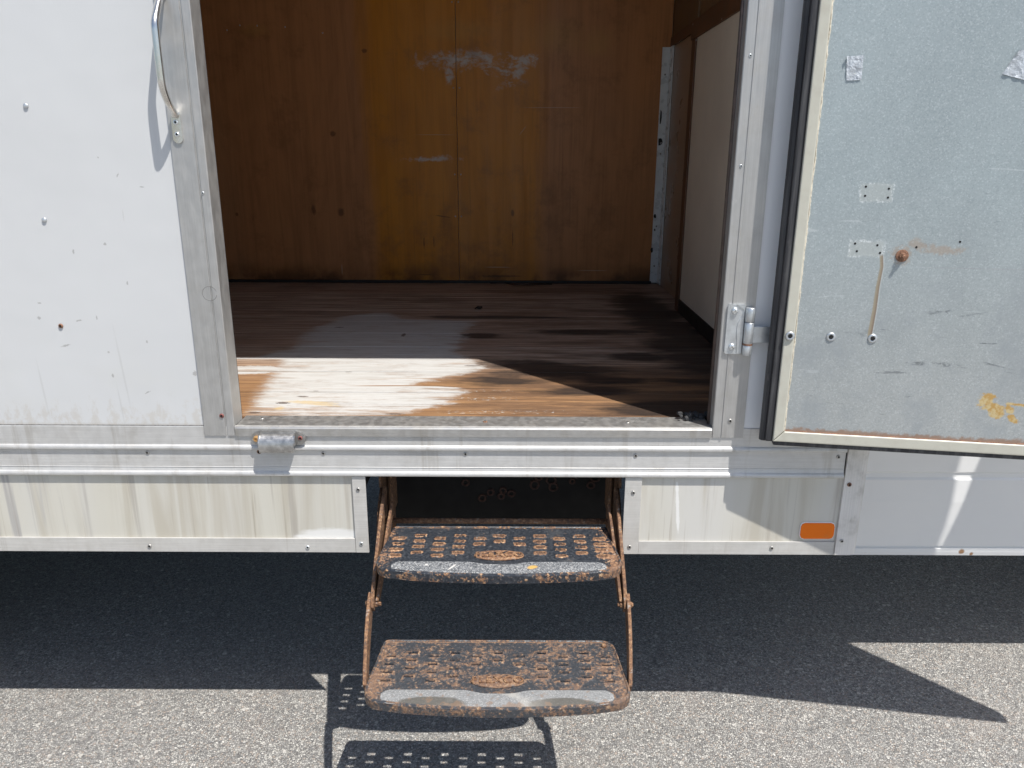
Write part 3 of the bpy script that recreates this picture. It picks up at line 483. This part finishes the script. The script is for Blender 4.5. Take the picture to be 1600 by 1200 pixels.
# ------------------------------------------------------------------ hinge
pts = [(.3985, .903), (.3985, .990), (.4015, .9945), (.4290, .9945), (.4305, .990), (.4305, .902), (.428, .900), (.4015, .900)]
hg = link('hinge', mesh(prism(pts, -.0078, -.0036, 'y')), 'zinc', TRUCK); hg['label'] = 'zinc plated door hinge on the right jamb'
rb = [(.4003, .990), (.4003, .9865)] + [(.4135 + .0125 * math.sin(R(a)) * 1.0, .9735 - .0001 * a) for a in ()] + [(.4003, .990)]
pl = [(.4145, .9945), (.4290, .9945), (.4290, .9015), (.4215, .9015), (.4195, .930), (.4180, .950), (.4200, .962), (.4262, .972), (.4278, .985)]
link('hinge_leaf', mesh(prism(pl, -.0092, -.0080, 'y')), 'zinc', hg)
bm = bmesh.new(); kx, ky_ = .4395, -.0125
for z0, z1 in ((.9625, .9895), (.921, .9618), (.8985, .9195)):
    tube(bm, [(kx, ky_, z0), (kx, ky_, z0 + .0012), (kx, ky_, z1 - .0012), (kx, ky_, z1)], [.0078, .0088, .0088, .0078], 16)
link('knuckle', mesh(bm), 'zinc', hg, smooth=True)
bm = bmesh.new(); tube(bm, [(kx, ky_, .9186), (kx, ky_, .9218)], .0092, 14); link('rust_ring', mesh(bm), 'screwr', hg)
for z in (.9826, .9142): link('screw', SM['p'], None, hg, (.4118, -.0090 if z > .95 else -.0078, z), (0, random.uniform(0, 1), 0))
box('hinge_strap', 'zinc', hg, .446, .500, -.0165, -.0135, .9235, .9545, .0008)

# ------------------------------------------------------------------ open door (own frame: x along the door, -y towards the viewer)
DA = R(9.08); door = None
def dl(name, me, mats, loc=(0, 0, 0), rot=None, smooth=False): return link(name, me, mats, door, loc, rot, smooth)
DW, DZ0, DZ1, TH = .926, .7445, 2.165, .034
bm = bmesh.new(); bxm(bm, .012, DW - .012, .0035, TH, DZ0 + .012, DZ1 - .012); me = mesh(bm)
door = link('entry_door', me, 'galv', TRUCK, (.489, -.060, 0), (0, 0, -DA)); door['label'] = 'open entry door showing its grey galvanised inner face'
# inner face sheet stays 3 mm behind the frame face
def stile(x0, x1): return mesh(prism([(x0, .002), (x0 + .0015, -.0012), (x0 + .006, -.002), (x1 - .003, -.0012), (x1, .0), (x1, .0034), (x0 + .002, TH - .004), (x0, TH - .004)], 0, 1, 'z'))
def frame_piece(pts, hide=None):
    """mitred frame bar: outline (x,z) as polygon with bevelled front"""
    bm = prism(pts, 0, TH - .002, 'y'); ed = [e for e in bm.edges if all(abs(v.co.y) < 1e-6 for v in e.verts)]
    bmesh.ops.bevel(bm, geom=ed, offset=.0028, segments=3, affect='EDGES', profile=.6); return mesh(bm)
fw = .0185
dl('door_stile', frame_piece([(0, DZ0 + .0003), (0, DZ1), (fw, DZ1 - fw), (fw, DZ0 + .021)]), 'beige'); dl('door_stile', frame_piece([(DW, DZ0), (DW - fw, DZ0 + .021), (DW - fw, DZ1 - fw), (DW, DZ1)]), 'beige')
dl('door_rail', frame_piece([(.0006, DZ0), (fw + .0006, DZ0 + .0207), (DW - fw - .0006, DZ0 + .0207), (DW - .0006, DZ0)]), 'beige'); dl('door_rail', frame_piece([(.0006, DZ1), (DW - .0006, DZ1), (DW - fw - .0006, DZ1 - fw), (fw + .0006, DZ1 - fw)]), 'beige')
bm = bmesh.new(); bxm(bm, -.0125, -.0003, .004, TH - .004, DZ0 - .002, DZ1, .003); tube(bm, [(-.0135, .022, DZ0 - .004), (-.0135, .022, DZ1)], .0085, 12); dl('edge_seal', mesh(bm), 'rubber')
bm = bmesh.new(); bxm(bm, .002, DW, .006, TH - .006, DZ0 - .010, DZ0 - .0003, .003); dl('edge_seal', mesh(bm), 'rubber')
bm = bmesh.new(); bxm(bm, -.0005, DW, TH, TH + .0015, DZ0, DZ1); dl('outer_skin', mesh(bm), 'white2')
# caulk bead along stile and rail
bm = bmesh.new(); zz = np.arange(DZ0 + .022, 1.62, .012); tube(bm, [(fw + .0008 + random.uniform(-.0007, .0009), .0024, z) for z in zz], [random.uniform(.0006, .0017) for _ in zz], 6); dl('caulk_bead', mesh(bm), 'caulk')
bm = bmesh.new(); xx = np.arange(fw, DW - fw, .012); tube(bm, [(x, .0026, DZ0 + .0214 + random.uniform(-.0005, .0007)) for x in xx], [random.uniform(.0005, .0013) for _ in xx], 6); dl('caulk_bead', mesh(bm), 'screwr')
# grommets
gm = mesh(lathe([(.0033, -.001), (.0036, .0016), (.0055, .0022), (.0078, .0012), (.0084, 0)], 20, False)); gm.materials.append(M['zinc']); gm.materials.append(M['dark'])
for p in gm.polygons:
    p.use_smooth = len(p.vertices) == 4
    if len(p.vertices) > 4: p.material_index = 1 if p.center.y > -.0005 or True else 0
for x, yo in ((.0098, -.0021), (.0808, .0034), (.151, .0034)):
    o = dl('grommet', gm, None, (x, yo, .948)); h = lathe([(.0034, .0), (.0034, .0024)], 14); 
    link('grommet_hole', mesh(h), 'dark', o)
# old fixing holes
hm = mesh(lathe([(.0019, -.0005), (.0019, .0003)], 12)); hm.materials.append(M['dark'])
for x, z in ((.1064, 1.2085), (.1432, 1.2055), (.107, 1.1935), (.1437, 1.191), (.101, 1.1135), (.1375, 1.1115), (.1055, 1.1005), (.1435, 1.0985), (.2005, 1.1095), (.268, 1.12)): dl('screw_hole', hm, None, (x, .0034, z))
bm = lathe([(.0105, 0), (.0105, .0012), (.0085, .0016)], 22); wb = dl('rusty_bolt', mesh(bm), 'screwr', (.1795, .0034, 1.0945)); bm = lathe([(.0060, .0016), (.0060, .006), (.0054, .0066), (.0030, .0066), (.0030, .011), (.0022, .0115)], 6); link('nut', mesh(bm), 'screwr', wb)
# tape
def tape(pts, x0, z0):
    bm = bmesh.new(); n = 14; pts = [Vector((p[0], 0, p[1])) for p in pts]; V = {}
    for i in range(n + 1):
        for j in range(n + 1):
            a = pts[0].lerp(pts[1], i / n); b = pts[3].lerp(pts[2], i / n); p = a.lerp(b, j / n); p.y = .0026 - .0012 * random.random() ** 2 - (.003 if (i == 0 and j < 4) else 0); V[i, j] = bm.verts.new(p)
    for i in range(n):
        for j in range(n): bm.faces.new((V[i, j], V[i + 1, j], V[i + 1, j + 1], V[i, j + 1]))
    return dl('tape_piece', mesh(bm), 'tape', smooth=True)
tape([(.0500, 1.4125), (.0765, 1.4135), (.0775, 1.3765), (.0545, 1.3755)], 0, 0)['label'] = 'wrinkled strip of clear tape near the door stile'
tape([(.3060, 1.4185), (.3460, 1.4110), (.3400, 1.3690), (.2880, 1.3830)], 0, 0)['label'] = 'clear tape scrap at the right of the door'

# ------------------------------------------------------------------ folding entry steps
CX = -.0235
fr = None
def outline(n=10, back_r=.012):
    P = []; hw0, hw1 = .2225, .2335
    def arc(cx, cy, r, a0, a1, k): return [(cx + r * math.cos(R(a)), cy + r * math.sin(R(a))) for a in np.linspace(a0, a1, k)]
    P += [(-hw0 + .012, 0)]; P += [(x, 0) for x in np.linspace(-hw0 + .03, hw0 - .04, 12)]
    P += arc(hw0 - back_r, back_r, back_r, -90, -5, 6); P += [(hw0 + (hw1 - hw0) * t, .02 + .11 * t) for t in np.linspace(.2, 1, 6)]
    P += arc(hw1 - .036, .140, .036, 5, 70, 8)
    P += [(x, .178 + .014 * (1 - (x / .2) ** 2)) for x in np.linspace(.17, -.17, 25)]
    P += arc(-hw1 + .036, .140, .036, 110, 175, 8); P += [(-hw0 - (hw1 - hw0) * t, .02 + .11 * t) for t in np.linspace(1, .2, 6)]; P += arc(-hw0 + .012, .012, .012, 185, 260, 5)
    return P
def inpoly(P, x, y):
    P = np.array(P); x0, y0 = P[:, 0], P[:, 1]; x1, y1 = np.roll(x0, -1), np.roll(y0, -1); c = np.zeros_like(x, bool)
    for a, b_, c_, d in zip(x0, y0, x1, y1):
        if b_ == d: continue
        k = ((b_ > y) != (d > y)) & (x < (c_ - a) * (y - b_) / (d - b_) + a); c ^= k
    return c
SL = []
for c in range(11):
    odd = c % 2 == 0
    for k in range(4):
        if c in (4, 5, 6) and k > 1: continue
        SL.append(((c - 5) * .0403, (.0515 if odd else .0400) + .0232 * k))
def tread(name, z, yb, mat, wear0, back_r, gmat, label):
    P = outline(back_r=back_r); cs = .002; xs = np.arange(-.236, .2361, cs); ds = np.arange(0, .196, cs)
    X, D = np.meshgrid(xs, ds, indexing='ij'); inside = inpoly(P, X, D)
    dist = np.full(X.shape, 9.); 
    for sx, s_ in SL:
        dist = np.minimum(dist, np.hypot(np.maximum(np.abs(X - sx) - .0085, 0), np.maximum(np.abs(D - s_) - .0030, 0)))
    bx_, bd = 0, .1215; ov = ((X - bx_) / .046) ** 2 + ((D - bd) / .0165) ** 2
    Zh = .0014 * np.exp(-(dist / .0045) ** 2) + np.where(ov < 1, .0022, 0) + .0006 * rng.standard_normal(X.shape) * .15
    wear = wear0 + .60 * np.exp(-((dist - .0012) / .0033) ** 2) * (1 if wear0 < .3 else .25) + np.where(ov < 1.15, .5, 0) + np.where(D < .008, .45, 0) + .45 * np.clip((X - .17) / .06, 0, 1) * (1 if wear0 < .3 else .2) + .30 * np.clip((-.195 - X) / .03, 0, 1)
    bm = bmesh.new(); idx = {}; lay = None; ni, nj = X.shape; hole = dist < .0004; wl = []
    def v(i, j):
        if (i, j) not in idx:
            idx[i, j] = bm.verts.new((X[i, j], -D[i, j], Zh[i, j])); wl.append(wear[i, j])
        return idx[i, j]
    for i in range(ni - 1):
        for j in range(nj - 1):
            if not (inside[i, j] and inside[i + 1, j] and inside[i, j + 1] and inside[i + 1, j + 1]): continue
            if any(abs(X[i, j] + cs / 2 - a) < .0088 and abs(D[i, j] + cs / 2 - b_) < .0031 for a, b_ in SL): continue
            bm.faces.new((v(i, j), v(i, j + 1), v(i + 1, j + 1), v(i + 1, j)))
    bm.normal_update(); me = bpy.data.meshes.new(name); bm.to_mesh(me); bm.free()
    a = me.attributes.new('wear', 'FLOAT', 'POINT'); a.data.foreach_set('value', np.array(wl, dtype=np.float32))
    o = link(name, me, mat, fr, (CX, yb, z)); o['label'] = label
    m = o.modifiers.new('thickness', 'SOLIDIFY'); m.thickness = .0024; m.offset = -1
    # rolled lip round the outline
    bm = bmesh.new(); n = len(P); prof = [(.0045, .0006), (.0025, .0022), (.0006, .0016), (-.0012, -.0015), (-.0014, -.008), (-.0008, -.0172), (.0014, -.018), (.0022, -.0165), (.0016, -.004), (.004, -.0015)]; rings = []
    for i in range(n):
        p0, p1, p2 = [Vector(P[(i + k) % n]) for k in (-1, 0, 1)]; t = (p2 - p0).normalized(); nr = Vector((-t.y, t.x))
        dd = min(1, p1.y / .05 + .45)
        rings.append([bm.verts.new((p1.x + nr.x * a_, -(p1.y + nr.y * a_), b_ * (dd if b_ < -.005 else 1))) for a_, b_ in prof])
    for i in range(n):
        a_, b_ = rings[i], rings[(i + 1) % n]
        for k in range(len(prof)): bm.faces.new((a_[k], a_[(k + 1) % len(prof)], b_[(k + 1) % len(prof)], b_[k]))
    me = mesh(bm); at = me.attributes.new('wear', 'FLOAT', 'POINT'); at.data.foreach_set('value', np.array([.27 + wear0 * .45] * len(me.vertices), dtype=np.float32))
    link('tread_lip', me, mat, fr, (CX, yb, z))
    # grip strip
    bm = bmesh.new(); xs2 = np.linspace(-.203, .203, 61); rows = 7; V = []
    for x in xs2:
        e = max(0, abs(x) - .188) / .015; d0 = .1455 + .0095 * math.exp(-(x / .045) ** 4) + .010 * e ** 2; d1 = .186 - .0 + .0115 * (1 - (x / .2) ** 2) - .0068 - .012 * e ** 2
        V.append([bm.verts.new((x, -(d0 + (d1 - d0) * r / (rows - 1)), .0019 + (-.0004 if r in (0, rows - 1) else 0) - .0012 * (r / (rows - 1)) ** 3)) for r in range(rows)])
    for a_, b_ in zip(V, V[1:]):
        for r in range(rows - 1): bm.faces.new((a_[r], b_[r], b_[r + 1], a_[r + 1]))
    link('grip_strip', mesh(bm), gmat, fr, (CX, yb, z))
    # raised maker's name
    cu = bpy.data.curves.new('t', 'FONT'); cu.body = 'FLEXCO'; cu.size = .0235; cu.extrude = .0011; cu.align_x = 'CENTER'; cu.align_y = 'CENTER'; cu.space_character = 1.12; cu.bevel_depth = .0003
    to = bpy.data.objects.new('t', cu); C.objects.link(to); bpy.context.view_layer.update(); me = bpy.data.meshes.new_from_object(to.evaluated_get(bpy.context.evaluated_depsgraph_get())); bpy.data.objects.remove(to)
    me.materials.clear(); me.transform(Matrix.Translation((0, -bd, .0032)))
    at = me.attributes.new('wear', 'FLOAT', 'POINT'); at.data.foreach_set('value', np.array([.75 if wear0 < .3 else .5] * len(me.vertices), dtype=np.float32))
    lt = link('raised_lettering', me, 'rust3', fr, (CX, yb, z)); lt['label'] = 'raised letters FLEXCO on an oval badge'
    bm = bmesh.new(); ring = [(.0475 * math.cos(t), -bd + .0178 * math.sin(t), .0016) for t in np.linspace(0, 2 * math.pi, 41)]; tube(bm, ring, .0011, 6, False)
    me = mesh(bm); at = me.attributes.new('wear', 'FLOAT', 'POINT'); at.data.foreach_set('value', np.array([.7] * len(me.vertices), dtype=np.float32)); link('badge_rim', me, mat, fr, (CX, yb, z))
# housing of the steps is the part; treads and links are its pieces
bm = bmesh.new(); bxm(bm, CX - .272, CX + .272, .285, .291, .40, .598); fr = link('folding_steps', mesh(bm), 'rustd', TRUCK); fr['label'] = 'rusty two tread folding entry steps'
tread('step_tread', .512, .043, 'rust1', .02, .006, 'grip', 'upper step tread with black paint rusting round the slots')
tread('step_tread', .354, -.1235, 'rust2', .34, .026, 'gripw', 'lower step tread rusted brown all over')
bm = bmesh.new(); tube(bm, [(CX - .245, .066, .514), (CX + .226, .066, .514)], .0060, 12); link('pivot_bar', mesh(bm), 'rust3', fr, smooth=True)
bm = bmesh.new(); bxm(bm, CX - .232, CX + .218, .205, .211, .442, .4475); link('cross_bar', mesh(bm), 'rust3', fr)
# rust blooms on the dark back plate
for x, z in ((-.05, .50), (-.03, .515), (.0, .52), (-.005, .505), (.02, .512), (.075, .535), (.085, .555), (.115, .548), (.12, .53), (.165, .545), (.175, .56), (.21, .535), (.22, .555), (-.09, .54), (.06, .565)):
    x -= .02; r0 = random.uniform(.006, .011); bm = bmesh.new(); tube(bm, [(x + r0 * math.cos(t) * random.uniform(.85, 1.1), .2845, z - .035 + r0 * math.sin(t)) for t in np.linspace(0, 2 * math.pi, 12)], .003, 5, False); link('rust_bloom', mesh(bm), 'bloom', fr)
# side plates with a quadrant slot
def sector(x0, x1, m):
    pts = [(.27, .46), (.02, .46), (.012, .50)] + [(.15 - .135 * math.cos(R(a)), .50 + .105 * math.sin(R(a))) for a in range(15, 91, 15)] + [(.27, .60)]
    return link('side_plate', mesh(prism(pts, x0, x1)), m, fr)
sector(CX - .253, CX - .249, 'rust3'); sector(CX + .246, CX + .250, 'rust3')
for sx in (-1, 1):
    xx = CX + sx * .2485 - (.0 if sx < 0 else -.0)
    bm = bmesh.new(); bxm(bm, xx - .0025, xx + .0025, .055, .105, .605 - .01, .645); bxm(bm, xx - sx * .012 - .002, xx - sx * .012 + .002, .12, .15, .46, .64); link('mounting_bracket', mesh(bm), 'rust3', fr)
def flatlink(name, pts, wds, th=.0066, m='rust3'):
    """flat bar: centre line points, width in the y-z plane"""
    pts = [Vector(p) for p in pts]; bm = bmesh.new(); rings = []
    for i, p in enumerate(pts):
        t = (pts[min(i + 1, len(pts) - 1)] - pts[max(i - 1, 0)]); t.x = 0; t.normalize(); nr = Vector((0, -t.z, t.y)); w = wds[i] / 2
        rings.append([bm.verts.new(p + nr * a + Vector((b, 0, 0))) for a, b in ((-w, -th / 2), (w, -th / 2), (w, th / 2), (-w, th / 2))])
    for a, b in zip(rings, rings[1:]):
        for k in range(4): bm.faces.new((a[k], a[(k + 1) % 4], b[(k + 1) % 4], b[k]))
    bm.faces.new(rings[0]); bm.faces.new(rings[-1]); ed = bm.edges[:]; bmesh.ops.bevel(bm, geom=ed, offset=.0008, segments=1, affect='EDGES')
    return link(name, mesh(bm), m, fr)
BY, BZ = -.108, .4245
for sx in (-1, 1):
    bx0 = CX + sx * .2435
    def line(a, b, k, bow=0.): return [Vector(a).lerp(Vector(b), i_ / k) + Vector((sx * bow * math.sin(math.pi * i_ / k), 0, 0)) for i_ in range(k + 1)]
    flatlink('link_bar', line((bx0 - sx * .003, .066, .590), (bx0, BY - .008, BZ - .008), 6), [.018, .034, .040, .042, .042, .040, .026])
    flatlink('link_bar', line((bx0 - sx * .019, .050, .560), (bx0 - sx * .0085, BY + .002, BZ + .002), 5), [.014, .026, .030, .030, .028, .020], .0055)
    flatlink('link_bar', line((bx0 + sx * .0060, BY + .014, BZ + .010), (bx0 - sx * .0075, -.252, .345), 7, .0015), [.026, .038, .040, .040, .038, .036, .034, .022])
    bm = bmesh.new(); 
    for s_, r_ in ((-1, .0068), (1, .0062)):
        tube(bm, [(bx0 + s_ * .006 + sx * .002, BY, BZ), (bx0 + s_ * .0115 + sx * .002, BY, BZ)], r_, 6)
    tube(bm, [(bx0 - .014, BY, BZ), (bx0 + .016, BY, BZ)], .0042, 8); link('pivot_bolt', mesh(bm), 'rust3', fr)
bm = bmesh.new(); bmesh.ops.create_uvsphere(bm, u_segments=12, v_segments=8, radius=.0055); link('rivet', mesh(bm), 'rust3', fr, (CX + .202, -.1415, .3555), smooth=True)

# ------------------------------------------------------------------ cab (recessed beside the box) and running gear
cabp = [(.262, .331), (.252, .334), (.2505, .343), (.2505, .352), (.2555, .3545), (.2555, .357), (.2500, .360), (.2440, .42), (.2400, .48), (.2400, .536), (.2440, .541), (.2450, .551), (.2410, .556), (.2380, .62), (.2380, .95), (.245, 1.08), (.26, 1.10), (.33, 1.86), (.40, 1.92)]
cabf = cabp + [(2 * .92 - y, z) for y, z in reversed(cabp)]
cb = link('cab_body', mesh(prism(cabf, .708, 2.35)), 'cab', TRUCK); cb['label'] = 'white painted cab body set back from the box'
for p in cb.data.polygons: p.use_smooth = False
link('bonnet', mesh(prism([(2.351, .36), (3.35, .36), (3.40, .55), (3.36, .95), (3.25, 1.02), (2.6, 1.12), (2.351, 1.16)], .27, 1.57, 'y')), 'cab', TRUCK)
w_ = link('cab_window', mesh(prism([(.95, 1.16), (1.95, 1.16), (1.80, 1.74), (.95, 1.74)], .243, .34, 'y')), 'glass', TRUCK)
link('windscreen', mesh(prism([(2.352, 1.18), (2.40, 1.18), (2.353, 1.80)], .42, 1.42, 'y')), 'glass', TRUCK)
for x in (.80, 2.02): box('cab_door_gap', 'dark', TRUCK, x, x + .004, .2372, .242, .63, 1.06)
mr = link('added_shade_mirror', mesh(prism([(1.350, 1.285), (1.60, 1.285), (1.60, 1.75), (1.405, 1.75), (1.390, 1.52)], -.098, .05, 'y')), 'rubber', TRUCK); box('added_mirror_glass', 'added_mirror', mr, 1.601, 1.606, -.09, .04, 1.30, 1.74)  # added and unseen, outline cut to shade the cab beside a lit sliver
bm = bmesh.new(); tube(bm, smoothpath([(1.5, .045, 1.38), (1.52, .20, 1.36), (1.54, .33, 1.34)], 4), .011, 8); tube(bm, smoothpath([(1.5, .045, 1.68), (1.52, .20, 1.66), (1.54, .36, 1.64)], 4), .011, 8); link('added_mirror_arm', mesh(bm), 'rubber', mr, smooth=True)
def wheel(x, y):
    prof = [(.19, 0), (.30, -.005), (.345, .02), (.36, .06), (.36, .16), (.345, .20), (.30, .225), (.19, .22)]
    t = link('wheel', mesh(lathe(prof, 40, True)), 'tyre', TRUCK, (x, y + .225, .36), smooth=True)
    link('rim', mesh(lathe([(.188, .03), (.188, .205), (.17, .20), (.15, .15), (.07, .14), (.06, .19), (.02, .195)], 32)), 'rim', t)
wheel(-1.78, .06); wheel(-1.78, 1.5); wheel(2.7, .27); wheel(2.7, 1.36)

# ------------------------------------------------------------------ loose things on the floor
def tag(o, label, cat): o['label'] = label; o['category'] = cat
bm = bmesh.new(); L = [(-.012, -.004), (-.004, -.011), (.008, -.010), (.015, .001), (.010, .012), (.0, .010), (-.008, .013)]
top = [bm.verts.new((x, y_, .004 + .006 * (i % 2))) for i, (x, y_) in enumerate(L)]; cc = bm.verts.new((0, 0, .010)); bo = [bm.verts.new((x * .95, y_ * .95, .0004 + .004 * (i % 2))) for i, (x, y_) in enumerate(L)]
for i in range(len(L)): j = (i + 1) % len(L); bm.faces.new((top[i], top[j], cc)); bm.faces.new((top[i], bo[i], bo[j], top[j]))
bm.faces.new(bo[::-1]); lf = link('dead_leaf', mesh(bm), 'leaf', None, (-.1178, 1.19, .7475)); tag(lf, 'small curled dark leaf lying on the cargo floor', 'leaf')
bm = bmesh.new(); tube(bm, smoothpath([(-.09, 1.715, .7515), (-.04, 1.722, .752), (0, 1.690, .7515), (.06, 1.672, .7515), (.10, 1.688, .7512), (.16, 1.70, .7512)], 5), .0026, 6); tw = link('twig', mesh(bm), 'leaf'); tag(tw, 'thin dark twig lying along the foot of the plywood wall', 'twig')
bm = bmesh.new()
for i in range(26):
    b2 = bmesh.new(); bmesh.ops.create_icosphere(b2, subdivisions=1, radius=random.uniform(.003, .008)); t = bpy.data.meshes.new('t')
    o_ = Vector((random.gauss(0, .015), random.gauss(0, .010), abs(random.gauss(.003, .003))))
    for v in b2.verts: v.co = v.co * random.uniform(.7, 1.2) + o_
    b2.to_mesh(t); b2.free(); bm.from_mesh(t)
db = link('lint_clump', mesh(bm), 'lint', None, (.365, .062, .7505)); tag(db, 'grey clump of lint and dirt in the sill corner by the hinge jamb', 'debris')
